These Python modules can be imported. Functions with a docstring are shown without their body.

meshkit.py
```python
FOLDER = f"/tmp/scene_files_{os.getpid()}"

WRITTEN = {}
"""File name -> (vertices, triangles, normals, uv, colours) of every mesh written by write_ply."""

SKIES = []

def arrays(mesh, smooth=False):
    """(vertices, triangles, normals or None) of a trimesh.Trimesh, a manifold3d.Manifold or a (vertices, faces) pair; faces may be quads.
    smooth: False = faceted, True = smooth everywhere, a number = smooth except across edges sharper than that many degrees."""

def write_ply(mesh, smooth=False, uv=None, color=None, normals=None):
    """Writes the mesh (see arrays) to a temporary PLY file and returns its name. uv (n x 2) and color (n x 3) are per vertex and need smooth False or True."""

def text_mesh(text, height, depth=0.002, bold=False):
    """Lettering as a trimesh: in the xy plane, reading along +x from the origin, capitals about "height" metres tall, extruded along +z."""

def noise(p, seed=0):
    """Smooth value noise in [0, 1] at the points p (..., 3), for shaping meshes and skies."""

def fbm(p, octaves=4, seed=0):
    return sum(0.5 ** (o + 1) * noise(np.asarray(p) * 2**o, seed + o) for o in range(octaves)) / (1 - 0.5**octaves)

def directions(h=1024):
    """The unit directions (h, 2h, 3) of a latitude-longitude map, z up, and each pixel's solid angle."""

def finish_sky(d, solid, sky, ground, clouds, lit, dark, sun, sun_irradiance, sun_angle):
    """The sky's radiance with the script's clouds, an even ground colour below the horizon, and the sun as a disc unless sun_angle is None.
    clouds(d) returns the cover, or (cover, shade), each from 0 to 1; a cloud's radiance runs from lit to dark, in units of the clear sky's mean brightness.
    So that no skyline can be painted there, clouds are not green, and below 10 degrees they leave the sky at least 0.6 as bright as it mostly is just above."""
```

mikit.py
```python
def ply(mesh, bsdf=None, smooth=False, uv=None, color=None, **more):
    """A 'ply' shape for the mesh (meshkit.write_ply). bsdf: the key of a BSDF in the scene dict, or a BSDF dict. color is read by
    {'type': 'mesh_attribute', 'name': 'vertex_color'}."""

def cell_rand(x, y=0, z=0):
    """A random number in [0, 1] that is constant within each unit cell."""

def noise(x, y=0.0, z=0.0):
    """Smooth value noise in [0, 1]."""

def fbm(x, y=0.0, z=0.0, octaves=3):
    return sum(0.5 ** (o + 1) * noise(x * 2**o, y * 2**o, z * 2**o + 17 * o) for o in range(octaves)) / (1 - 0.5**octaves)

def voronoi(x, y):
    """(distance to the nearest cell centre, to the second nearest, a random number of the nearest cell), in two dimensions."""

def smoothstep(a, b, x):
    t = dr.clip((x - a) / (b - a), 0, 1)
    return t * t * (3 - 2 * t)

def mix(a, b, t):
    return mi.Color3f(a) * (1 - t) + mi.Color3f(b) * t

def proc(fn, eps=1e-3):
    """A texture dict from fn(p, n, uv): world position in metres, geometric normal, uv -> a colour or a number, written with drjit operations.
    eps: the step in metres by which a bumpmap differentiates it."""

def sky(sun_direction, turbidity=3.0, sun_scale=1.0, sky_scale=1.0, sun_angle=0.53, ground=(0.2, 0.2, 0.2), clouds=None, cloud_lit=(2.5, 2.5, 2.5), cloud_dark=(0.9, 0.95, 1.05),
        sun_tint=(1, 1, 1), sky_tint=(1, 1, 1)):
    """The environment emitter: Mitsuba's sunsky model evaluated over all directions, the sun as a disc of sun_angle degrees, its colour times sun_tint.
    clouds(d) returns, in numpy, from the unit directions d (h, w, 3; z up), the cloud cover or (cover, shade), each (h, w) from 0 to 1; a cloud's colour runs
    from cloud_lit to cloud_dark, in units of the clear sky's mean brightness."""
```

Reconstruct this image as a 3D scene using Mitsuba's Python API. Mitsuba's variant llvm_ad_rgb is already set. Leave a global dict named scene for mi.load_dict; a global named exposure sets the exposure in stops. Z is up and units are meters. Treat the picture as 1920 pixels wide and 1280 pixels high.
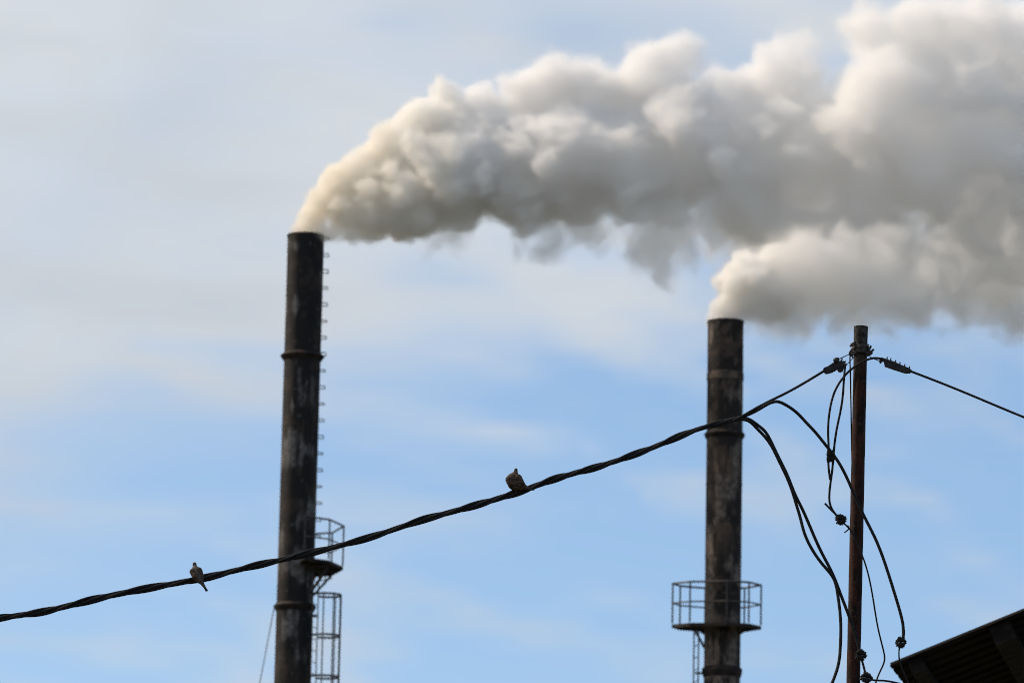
import math, random
import numpy as np, trimesh, manifold3d as m3
import drjit as dr
import mitsuba as mi
import mikit, meshkit
from scipy import ndimage
from scipy.interpolate import CubicSpline

random.seed(11)
rng = np.random.default_rng(11)
T = mi.ScalarTransform4f
scene, labels = {}, {}

# ------------------------------------------------------------------ camera, sky, exposure
HFOV, PITCH, ROLL, EYE = 12.0, math.radians(11.0), 0.0235, np.array([0.0, 0.0, 1.6])
F = 960.0 / math.tan(math.radians(HFOV / 2))          # focal length in pixels of the 1920 x 1280 photograph
FWD = np.array([0, math.cos(PITCH), math.sin(PITCH)])
U0 = np.array([0, -math.sin(PITCH), math.cos(PITCH)])
X0 = np.array([1.0, 0, 0])
RIGHT = X0 * math.cos(ROLL) + U0 * math.sin(ROLL)
UP = -X0 * math.sin(ROLL) + U0 * math.cos(ROLL)
scene['camera'] = {'type': 'thinlens', 'fov': HFOV, 'fov_axis': 'x', 'near_clip': 0.1, 'far_clip': 20000.0,
                   'aperture_radius': 0.0095, 'focus_distance': 25.6,
                   'to_world': T().look_at(origin=EYE.tolist(), target=(EYE + FWD).tolist(), up=UP.tolist())}
exposure = 1.74


def sm(a, b, x):
    t = np.clip((x - a) / (b - a), 0, 1)
    return t * t * (3 - 2 * t)


def clouds(d):
    az, el = np.degrees(np.arctan2(d[..., 0], d[..., 1])), np.degrees(np.arcsin(d[..., 2]))
    # thin streaky high haze: a bank to the upper left, gaps of clear blue low down
    w = meshkit.fbm(np.stack([az * 0.13, el * 0.21, 0 * az + 7.7], -1), 3, seed=15) - 0.5
    q = np.stack([az * 0.24 - el * 0.14 + 1.4 * w, el * 0.62 + az * 0.10 + 1.8 * w, 0 * az + 3.3], -1)
    streak = meshkit.fbm(q, 4, seed=5) - 0.5
    fine = meshkit.fbm(q * np.array([1.9, 3.4, 1.0]) + 9.1, 4, seed=8) - 0.5
    veil = sm(-3.4, 3.0, (el - 12.15) - 0.42 * az + 7.0 * streak + 4.0 * fine)
    wisps = sm(0.0, 0.30, 0.5 * streak + 0.7 * fine + 0.07)
    cover = np.clip(0.05 + 0.86 * veil + 0.6 * wisps * (1 - 0.6 * veil), 0, 1)
    shade = np.clip(0.28 + 2.0 * fine + 2.2 * w, 0, 1)
    return cover, shade


SUN_AZ, SUN_EL = math.radians(108.0), math.radians(40.0)   # azimuth from the direction back to the viewer, turning left
SUN = (-math.sin(SUN_AZ) * math.cos(SUN_EL), -math.cos(SUN_AZ) * math.cos(SUN_EL), math.sin(SUN_EL))
scene['daylight'] = mikit.sky(SUN, turbidity=3, sun_scale=0.92, sun_tint=(0.97, 0.985, 1.06), clouds=clouds, cloud_lit=(2.0, 2.12, 2.25), cloud_dark=(1.62, 1.77, 1.95), sky_scale=1.16, sky_tint=(0.92, 0.985, 1.06), ground=(0.22, 0.21, 0.18))

# ------------------------------------------------------------------ helpers


def at(px, py, y):
    """The point at distance y in front of the viewer's station that the photograph shows at (px, py)."""
    d = FWD + (px - 960) / F * RIGHT + (640 - py) / F * UP
    return EYE + d * (y / d[1])


def numbered(key):
    if key not in scene and key not in labels:
        return key
    n = 1
    while f'{key}_{n:03d}' in scene or f'{key}_{n:03d}' in labels:
        n += 1
    return f'{key}_{n:03d}'


def thing(name, label, cat, group=None, kind=None):
    key = numbered(name)
    labels[key] = {'label': label, 'category': cat}
    if group:
        labels[key]['group'] = group
    if kind:
        labels[key]['kind'] = kind
    return key


def obj(name, mesh, bsdf, parent=None, smooth=35, label=None, **more):
    key = numbered(f'{parent}__{name}' if parent else name)
    scene[key] = mikit.ply(mesh, bsdf, smooth=smooth, **more)
    if label:
        labels[key] = {'label': label}
    return key


def cat(*ms):
    return trimesh.util.concatenate([m for m in ms])


def sweep(pts, r, sides=8, cap=True):
    """A round tube along the points; r is one radius or one per point."""
    p = np.asarray(pts, float)
    n = len(p)
    t = np.gradient(p, axis=0)
    t /= np.linalg.norm(t, axis=1, keepdims=True) + 1e-12
    a = np.zeros_like(p)
    ref = np.array([0, 0, 1.0]) if abs(t[0, 2]) < 0.9 else np.array([0, 1.0, 0])
    v = np.cross(t[0], ref)
    for i in range(n):
        v = v - t[i] * (v @ t[i])
        v /= np.linalg.norm(v) + 1e-12
        a[i] = v
    b = np.cross(t, a)
    ang = np.arange(sides) * 2 * np.pi / sides
    rr = np.broadcast_to(r, (n,))[:, None, None]
    ring = p[:, None] + rr * (np.cos(ang)[None, :, None] * a[:, None] + np.sin(ang)[None, :, None] * b[:, None])
    vv = ring.reshape(-1, 3)
    i, j = np.meshgrid(np.arange(n - 1), np.arange(sides), indexing='ij')
    q = np.stack([i * sides + j, i * sides + (j + 1) % sides, (i + 1) * sides + (j + 1) % sides, (i + 1) * sides + j], -1).reshape(-1, 4)
    f = np.vstack([q[:, [0, 1, 2]], q[:, [0, 2, 3]]])
    if cap:
        c0, c1 = len(vv), len(vv) + 1
        vv = np.vstack([vv, p[:1], p[-1:]])
        k = np.arange(sides)
        f = np.vstack([f, np.stack([(k + 1) % sides, k, k * 0 + c0], 1), np.stack([k + (n - 1) * sides, (k + 1) % sides + (n - 1) * sides, k * 0 + c1], 1)])
    return trimesh.Trimesh(vv, f, process=False)


def bar(a, b, w, h=None, up=(0, 0, 1)):
    """A square bar from a to b."""
    a, b = np.asarray(a, float), np.asarray(b, float)
    h = w if h is None else h
    t = b - a
    L = np.linalg.norm(t)
    t /= L
    up = np.asarray(up, float)
    if abs(t @ up) > 0.95:
        up = np.array([0, 1.0, 0])
    s = np.cross(t, up)
    s /= np.linalg.norm(s)
    u = np.cross(s, t)
    m = trimesh.creation.box((L, w, h))
    M = np.eye(4)
    M[:3, 0], M[:3, 1], M[:3, 2], M[:3, 3] = t, s, u, (a + b) / 2
    if np.linalg.det(M[:3, :3]) < 0:
        M[:3, 1] *= -1
    m.apply_transform(M)
    return m


def lathe(profile, axis0, axis1, sections=64):
    """Revolves (radius, t) about the line axis0-axis1; t in metres from axis0."""
    a0, a1 = np.asarray(axis0, float), np.asarray(axis1, float)
    z = (a1 - a0) / np.linalg.norm(a1 - a0)
    x = np.cross([0, 1.0, 0], z)
    x /= np.linalg.norm(x)
    y = np.cross(z, x)
    m = trimesh.creation.revolve(np.asarray(profile, float), sections=sections)
    M = np.eye(4)
    M[:3, 0], M[:3, 1], M[:3, 2], M[:3, 3] = x, y, z, a0
    m.apply_transform(M)
    return m


def spline(pts, n, end=None):
    p = np.asarray(pts, float)
    s = np.concatenate([[0], np.cumsum(np.linalg.norm(np.diff(p, axis=0), axis=1))])
    return CubicSpline(s, p)(np.linspace(0, s[-1], n))


def blob(balls):
    """One smooth body: hulls of neighbouring balls joined. balls: list of chains [(x, y, z, r), ...]."""
    out = m3.Manifold()
    for chain in balls:
        prev = None
        for (x, y, z, r) in chain:
            s = m3.Manifold.sphere(r, 20).translate((x, y, z))
            if prev is not None:
                out = out + m3.Manifold.batch_hull([prev, s])
            prev = s
        if len(chain) == 1:
            out = out + prev
    return out


def tri(man):
    m = man.to_mesh()
    return trimesh.Trimesh(m.vert_properties[:, :3], m.tri_verts, process=True)


# ------------------------------------------------------------------ materials


def principled(fn, rough=0.7, **k):
    return {'type': 'twosided', 'b': {'type': 'principled', 'base_color': mikit.proc(fn) if callable(fn) else {'type': 'rgb', 'value': fn},
                                      'roughness': rough if not callable(rough) else mikit.proc(rough), **k}}


def soot(base, light, rust, cover, oz, rings, top):
    """Sooty plate: pale bloom in ragged patches and streaks, rust, runs under the rings, blacker towards the mouth."""
    def fn(p, n, uv):
        streak = mikit.fbm(p.x * 7.0 + oz, p.y * 7.0, p.z * 0.45 + oz, 4)
        patch = mikit.fbm(p.x * 2.4 + 3 + oz, p.y * 2.4, p.z * 1.3 - oz, 5)
        grain = mikit.fbm(p.x * 18, p.y * 18, p.z * 10, 3)
        band = mikit.noise(p.z * 1.1 + oz * 3, 0.5, 0.2)
        a = mikit.smoothstep(cover, cover + 0.11, patch * 0.5 + streak * 0.35 + band * 0.15 - 0.07 * mikit.smoothstep(top - 4.5, top, p.z))
        speck = mikit.smoothstep(0.69, 0.76, mikit.fbm(p.x * 9 + 5, p.y * 9, p.z * 7, 3))
        c = mikit.mix(base, light, dr.minimum(a * (0.25 + 0.75 * grain) + 0.3 * speck, 1.0))
        r = mikit.smoothstep(0.55, 0.68, mikit.fbm(p.x * 3 - oz, p.y * 3, p.z * 2.2, 3))
        run = mi.Float(0)
        for z in rings:
            run = dr.maximum(run, mikit.smoothstep(z - 1.3, z, p.z) * mikit.smoothstep(z + 0.05, z, p.z))
        run = run * mikit.smoothstep(0.45, 0.65, mikit.fbm(p.x * 14, p.y * 14, p.z * 0.7, 3))
        c = mikit.mix(c, rust, dr.minimum(r * 0.5 + run * 0.8, 1.0))
        return c * (0.6 + 0.8 * grain)
    return fn


def rough_fn(lo, hi, s):
    return lambda p, n, uv: lo + (hi - lo) * mikit.fbm(p.x * s, p.y * s, p.z * s, 2)


def mottled(a, b, s, zs=None):
    zs = s if zs is None else zs
    return lambda p, n, uv: mikit.mix(a, b, mikit.smoothstep(0.35, 0.65, mikit.fbm(p.x * s, p.y * s, p.z * zs, 4)))


scene['soot_steel'] = principled(soot((0.009, 0.0085, 0.009), (0.15, 0.147, 0.146), (0.04, 0.029, 0.023), 0.485, 1.7, (23.6, 17.2), 26.8), 0.75, specular=0.25)
scene['rust_steel'] = principled(soot((0.015, 0.0125, 0.0115), (0.175, 0.142, 0.118), (0.085, 0.059, 0.044), 0.44, 6.1, (22.4, 20.6, 15.1), 23.5), 0.78, specular=0.25)
scene['collar_steel'] = principled(mottled((0.008, 0.007, 0.007), (0.026, 0.018, 0.014), 6), 0.8, specular=0.25)
scene['seam_steel'] = principled(mottled((0.03, 0.024, 0.02), (0.12, 0.09, 0.07), 5), 0.75, specular=0.25)
scene['rail_steel'] = principled(mottled((0.022, 0.022, 0.024), (0.07, 0.06, 0.055), 3), 0.6, specular=0.3)


def pole_fn(p, n, uv):
    f = mikit.fbm(p.x * 45, p.y * 45, p.z * 12, 4)
    rust = mikit.mix((0.010, 0.0048, 0.004), (0.036, 0.0125, 0.0085), mikit.smoothstep(0.35, 0.65, f))
    zinc = mikit.mix((0.010, 0.0095, 0.009), (0.05, 0.048, 0.045), mikit.smoothstep(0.3, 0.7, mikit.fbm(p.x * 90, p.y * 90, p.z * 40, 3)))
    spots = mikit.smoothstep(0.66, 0.75, mikit.fbm(p.x * 120, p.y * 120, p.z * 60, 2))
    t = mikit.smoothstep(6.42, 6.60, p.z + 0.25 * (mikit.fbm(p.x * 30, p.y * 30, p.z * 9, 3) - 0.5))
    return mikit.mix(mikit.mix(rust, (0.07, 0.05, 0.04), spots * 0.4), zinc, t)


scene['pole_steel'] = principled(pole_fn, rough_fn(0.6, 0.85, 30), specular=0.14)


def cable_fn(p, n, uv):
    f = mikit.fbm(p.x * 60, p.y * 60, p.z * 60, 3)
    return mikit.mix((0.004, 0.004, 0.005), (0.016, 0.013, 0.011), mikit.smoothstep(0.45, 0.8, f))


scene['cable_rubber'] = principled(cable_fn, rough_fn(0.5, 0.8, 40), specular=0.22)
scene['tie_wire'] = principled(mottled((0.012, 0.010, 0.009), (0.04, 0.032, 0.026), 60), 0.65, specular=0.4)
scene['clamp_plastic'] = principled(mottled((0.009, 0.009, 0.0095), (0.026, 0.025, 0.025), 50), 0.6, specular=0.25)
scene['connector_plastic'] = principled(mottled((0.004, 0.004, 0.0045), (0.014, 0.012, 0.011), 80), 0.7, specular=0.2)
scene['bolt_steel'] = principled(mottled((0.016, 0.013, 0.011), (0.06, 0.05, 0.042), 90), 0.6, specular=0.3)
scene['roof_sheet'] = principled(mottled((0.005, 0.0042, 0.0042), (0.013, 0.011, 0.0108), 5), 0.85, specular=0.15)
scene['roof_timber'] = principled(mottled((0.007, 0.006, 0.005), (0.02, 0.015, 0.013), 12), 0.8, specular=0.2)
scene['shed_wall'] = principled(mottled((0.16, 0.14, 0.12), (0.25, 0.22, 0.19), 2), 0.85, specular=0.2)
scene['ground_earth'] = principled(mottled((0.05, 0.055, 0.03), (0.10, 0.085, 0.06), 0.35), 0.95, specular=0.1)

# ------------------------------------------------------------------ ground
g = trimesh.creation.box((6000, 6000, 0.5))
g.apply_translation((0, 2000, -0.25))
obj('ground', g, 'ground_earth', smooth=False)
labels['ground'] = {'label': 'flat rough ground of grass and bare earth under the chimneys', 'category': 'ground', 'kind': 'structure'}

# ------------------------------------------------------------------ chimneys
YL, YR = 125.0, 121.5
ML, MR = YL / F, YR / F        # metres per photograph pixel at each chimney (nearly)


class Axis:
    """The centre line of a chimney, from two points of it; reaches the ground."""
    def __init__(s, lo, hi, Y):
        s.Y = Y
        s.a, s.b = at(*lo, Y), at(*hi, Y)
        s.z = (s.b - s.a) / np.linalg.norm(s.b - s.a)
        s.base = s.a - s.z * (s.a[2] / s.z[2])
        s.base = s.base - s.z * 0.1
        s.x = np.array([1.0, 0, 0]) - s.z * s.z[0]
        s.x /= np.linalg.norm(s.x)
        s.y = np.cross(s.z, s.x)

    def t(s, py):
        """Height along the axis at which the photograph's row py crosses it."""
        lo, hi = 0.0, 60.0
        for _ in range(60):
            m = (lo + hi) / 2
            d = s.base + s.z * m - EYE
            if 640 - F * (d @ UP) / (d @ FWD) > py:
                lo = m
            else:
                hi = m
        return lo

    def p(s, x, y, t):
        return s.base + s.x * x + s.y * y + s.z * t

    def pol(s, r, deg, t):
        return s.p(r * math.cos(math.radians(deg)), r * math.sin(math.radians(deg)), t)


def shaft(ax, r, top, mat, parent, wall=0.03):
    prof = []
    n = 60
    for i in range(n + 1):
        prof.append((r, top * i / n))
    prof += [(r - wall, top), (r - wall, top - 4.0), (0.0, top - 4.0)]
    return obj('shaft', lathe(prof, ax.base, ax.b, 72), mat, parent)


def ring(ax, t, r, parent, name='collar', mat='collar_steel', h=0.09, out=0.085):
    prof = [(r + 0.002, t + h), (r + 0.015, t + h * 0.85), (r + out, t + 0.012), (r + out, t - 0.012), (r + 0.02, t - h * 1.3), (r + 0.002, t - h * 1.4)]
    return obj(name, lathe(prof[::-1], ax.base, ax.b, 72), mat, parent)


def bolts(ax, t, r, parent, n=20, seed=0):
    """Bolt heads standing on a flange ring, joined (a pixel each)."""
    ms = []
    for k in range(n):
        a = ax.pol(r, 360 * k / n + seed, t + 0.02)
        ms.append(sweep([a, a + ax.z * 0.05], 0.022, 6))
    labels[obj('flange_bolts', cat(*ms), 'collar_steel', parent)] = {'kind': 'stuff'}


# --- the left chimney
axl = Axis((548.5, 1280), (574, 437), YL)
RL = 0.478
left = thing('factory_chimney', 'taller sooty black steel chimney at the left, smoking from its open top', 'chimney', 'steel factory chimneys')
topL = axl.t(442)
shaft(axl, RL, topL, 'soot_steel', left)
for py in (668, 1137):
    ring(axl, axl.t(py), RL, left, out=0.095 if py < 1000 else 0.075)
for py in (556, 800, 905, 1215):
    obj('weld_seam', lathe([(RL + 0.001, axl.t(py) - 0.02), (RL + 0.008, axl.t(py) - 0.01), (RL + 0.008, axl.t(py) + 0.01), (RL + 0.001, axl.t(py) + 0.02)], axl.base, axl.b, 72), 'soot_steel', left)
obj('top_rim', lathe([(RL + 0.001, topL - 0.06), (RL + 0.012, topL - 0.055), (RL + 0.012, topL + 0.006), (RL - 0.034, topL + 0.006)], axl.base, axl.b, 72), 'collar_steel', left)
# staple rungs up the right-hand side
for k in range(19):
    t = axl.t(446 + 31.0 * k)
    hw, reach = 0.19, 0.16
    x0 = math.sqrt(RL ** 2 - hw ** 2) - 0.02
    x1 = RL + reach - 0.03
    dip = 0.012 * ((k * 7) % 5 - 2) / 2
    path = [axl.p(x0, -hw, t), axl.p(x1 - 0.03, -hw, t + dip), axl.p(x1, -hw + 0.03, t + dip), axl.p(x1, hw - 0.03, t - dip), axl.p(x1 - 0.03, hw, t - dip), axl.p(x0, hw, t)]
    obj('rung', sweep(path, 0.013, 6), 'rail_steel', left)


def platform(ax, parent, corners, t, rail_h, r_in, closed, posts=None, tilt=(0, 0)):
    """A walkway: deck, kerb, posts, two rails. corners: (x, y) in metres from the axis, y away from the viewer."""
    P = lambda c, h: ax.p(c[0], c[1], t + h + tilt[0] * c[0] + tilt[1] * c[1])
    n = len(corners)
    edges = [(i, (i + 1) % n) for i in range(n if closed else n - 1)]
    # deck: ring between the shaft and the corners, as segments
    deck = []
    for i, j in edges:
        a, b = np.array(corners[i]), np.array(corners[j])
        ia, ib = a / np.linalg.norm(a) * r_in, b / np.linalg.norm(b) * r_in
        v = [P(q, h) for h in (0.0, 0.025) for q in (a, b, ib, ia)]
        deck.append(trimesh.convex.convex_hull(np.array(v)))
    for m in deck:
        obj('deck_plate', m, 'collar_steel', parent, smooth=False)
    for i, j in edges:
        obj('kerb', bar(P(corners[i], -0.02), P(corners[j], -0.02), 0.025, 0.085), 'collar_steel', parent, smooth=False)
    for i in range(n):
        if posts is None or i in posts:
            obj('post', bar(P(corners[i], 0.05), P(corners[i], rail_h), 0.042), 'rail_steel', parent, smooth=False)
    for i, j in edges:
        obj('top_rail', sweep([P(corners[i], rail_h), P(corners[j], rail_h)], 0.026, 8), 'rail_steel', parent)
        obj('mid_rail', sweep([P(corners[i], rail_h * 0.53), P(corners[j], rail_h * 0.53)], 0.02, 8), 'rail_steel', parent)
    return P


tPL = axl.t(1062)
rP = 1.21
PL = platform(axl, left, [(rP * math.cos(math.radians(a)), rP * math.sin(math.radians(a))) for a in (-78, -44, -2, 43, 92)], tPL, 1.08, RL - 0.05, False, tilt=(0, -0.05))
for a in (-34, 14, 62):
    s = axl.pol(rP * 0.86, a, tPL - 0.05)
    e = axl.pol(RL, a, tPL - 0.72)
    obj('bracket', bar(s, e, 0.05, 0.06), 'rail_steel', left, smooth=False)
    obj('bracket', bar(axl.pol(RL - 0.02, a, tPL - 0.035), s, 0.05, 0.06), 'rail_steel', left, smooth=False)
for a, b in ((-34, 14),):
    for h0, h1, r0, r1 in ((-0.25, -0.42, 0.95, 0.78), (-0.42, -0.25, 0.78, 0.95)):
        obj('cross_brace', bar(axl.pol(r0, a, tPL + h0), axl.pol(r1, b, tPL + h1), 0.025), 'rail_steel', left, smooth=False)


def caged_ladder(ax, parent, cx, t0, t1, hoops, r, hw=0.17, ladder_x=None, deg=0):
    """Ladder against the shaft with hoops and upright bars around the climber."""
    ca, sa = math.cos(math.radians(deg)), math.sin(math.radians(deg))
    P = lambda x, y, t: ax.p(x * ca - y * sa, x * sa + y * ca, t)
    lx = ladder_x
    for s in (-1, 1):
        obj('ladder_stile', bar(P(lx, s * hw, t0), P(lx, s * hw, t1 + 0.05), 0.03, 0.045), 'rail_steel', parent, smooth=False)
    n = int((t1 - t0) / 0.3)
    rungs = []
    for k in range(n):
        t = t1 - 0.1 - 0.3 * k
        rungs.append((t, sweep([P(lx, -hw, t), P(lx, hw, t)], 0.012, 6)))
    for t, m in rungs[:16]:
        obj('ladder_rung', m, 'rail_steel', parent)
    if len(rungs) > 16:
        k = obj('ladder_rung', cat(*[m for _, m in rungs[16:]]), 'rail_steel', parent)
        labels[k] = {'kind': 'stuff'}
    for t in hoops:
        a = np.radians(np.linspace(-152, 152, 36))
        path = [P(lx, -hw, t)] + [P(cx + r * math.cos(x), r * math.sin(x), t) for x in a] + [P(lx, hw, t)]
        m = []
        for p, q in zip(path[:-1], path[1:]):
            m.append(bar(p, q, 0.014, 0.055))
        obj('cage_hoop', cat(*m), 'rail_steel', parent, smooth=False)
    for d in (-78, -38, 0, 38, 78):
        x, y = cx + (r + 0.012) * math.cos(math.radians(d)), (r + 0.012) * math.sin(math.radians(d))
        obj('cage_bar', bar(P(x, y, hoops[-1]), P(x, y, hoops[0] + 0.03), 0.034, 0.034, up=(1, 0, 0)), 'rail_steel', parent, smooth=False)


tc = axl.t(1117)
caged_ladder(axl, left, RL + 0.42, 0.1, tPL, [tc - 1.06 * k for k in range(int(tc / 1.06) - 1)], 0.37, ladder_x=RL + 0.10, deg=-22)
for k in range(5):
    for s in (-1, 1):
        t = tc - 0.5 - 2.0 * k
        obj('ladder_bracket', bar(axl.p(RL - 0.08, s * 0.17, t), axl.p(RL + 0.14, s * 0.17, t), 0.03), 'rail_steel', left, smooth=False)
ga = axl.pol(RL + 0.06, 178, axl.t(1140))
gd = at(487, 1280, YL) - ga
gb = ga + gd * (ga[2] - 0.0) / (-gd[2])
obj('guy_wire', sweep([ga, gb], 0.012, 6), 'rail_steel', left)
obj('guy_wire', sweep([axl.pol(RL + 0.06, 78, axl.t(1140)), axl.pol(RL + 3.2, 78, 0)], 0.012, 6), 'rail_steel', left)

# --- the right chimney
axr = Axis((1353.5, 1280), (1361, 598), YR)
RR = 0.4566
right = thing('factory_chimney', 'shorter rust brown steel chimney beside the pole, with a railed walkway all round', 'chimney', 'steel factory chimneys')
topR = axr.t(603)
shaft(axr, RR, topR, 'rust_steel', right)
ring(axr, axr.t(815), RR, right, h=0.075, out=0.062)
ring(axr, axr.t(1258), RR, right, h=0.11, out=0.05)
bolts(axr, axr.t(1258), RR + 0.03, right, 22, 9)
obj('seam_band', lathe([(RR + 0.001, axr.t(714)), (RR + 0.014, axr.t(712)), (RR + 0.014, axr.t(701)), (RR + 0.001, axr.t(699))], axr.base, axr.b, 72), 'seam_steel', right)
for py in (908, 1042, 1205):
    obj('weld_seam', lathe([(RR + 0.001, axr.t(py) - 0.02), (RR + 0.008, axr.t(py) - 0.01), (RR + 0.008, axr.t(py) + 0.01), (RR + 0.001, axr.t(py) + 0.02)], axr.base, axr.b, 72), 'rust_steel', right)
obj('top_rim', lathe([(RR + 0.001, topR - 0.06), (RR + 0.012, topR - 0.055), (RR + 0.012, topR + 0.006), (RR - 0.034, topR + 0.006)], axr.base, axr.b, 72), 'collar_steel', right)
tPR = axr.t(1174)
cr = [(x * MR, y * MR) for x, y in ((-95, -5), (-64, -52), (4, -78), (46, -66), (72, -8), (44, 62), (-30, 80), (-79, 45))]
PR = platform(axr, right, cr, tPR, 1.06, RR - 0.05, True, tilt=(0, 0.055))
for (x, y) in ((-0.72, -0.1), (-0.3, -0.75), (0.62, -0.35), (0.5, 0.55), (-0.5, 0.6)):
    rr = math.hypot(x, y)
    a = math.degrees(math.atan2(y, x))
    low = 0.55
    obj('bracket', bar(axr.pol(min(rr, 0.85), a, tPR - 0.06), axr.pol(RR, a, tPR - low if x < -0.6 else tPR - 0.22), 0.05, 0.055), 'rail_steel', right, smooth=False)
for s in (-1, 1):
    obj('ladder_stile', bar(axr.p(-RR - 0.2 - 0.05 * s, -0.05 + 0.2 * s, 0.1), axr.p(-RR - 0.2 - 0.05 * s, -0.05 + 0.2 * s, tPR), 0.035), 'rail_steel', right, smooth=False)
rungs = [sweep([axr.p(-RR - 0.15, -0.25, tPR - 0.2 - 0.3 * k), axr.p(-RR - 0.25, 0.15, tPR - 0.2 - 0.3 * k)], 0.012, 6) for k in range(int(tPR / 0.3) - 1)]
for m in rungs[:10]:
    obj('ladder_rung', m, 'rail_steel', right)
k = obj('ladder_rung', cat(*rungs[10:]), 'rail_steel', right)
labels[k] = {'kind': 'stuff'}
for k in range(6):
    t = axr.t(1262) - 2.4 * k
    obj('ladder_bracket', bar(axr.p(-RR + 0.05, -0.02, t), axr.p(-RR - 0.22, -0.02, t), 0.05), 'rail_steel', right, smooth=False)

# ------------------------------------------------------------------ smoke


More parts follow.
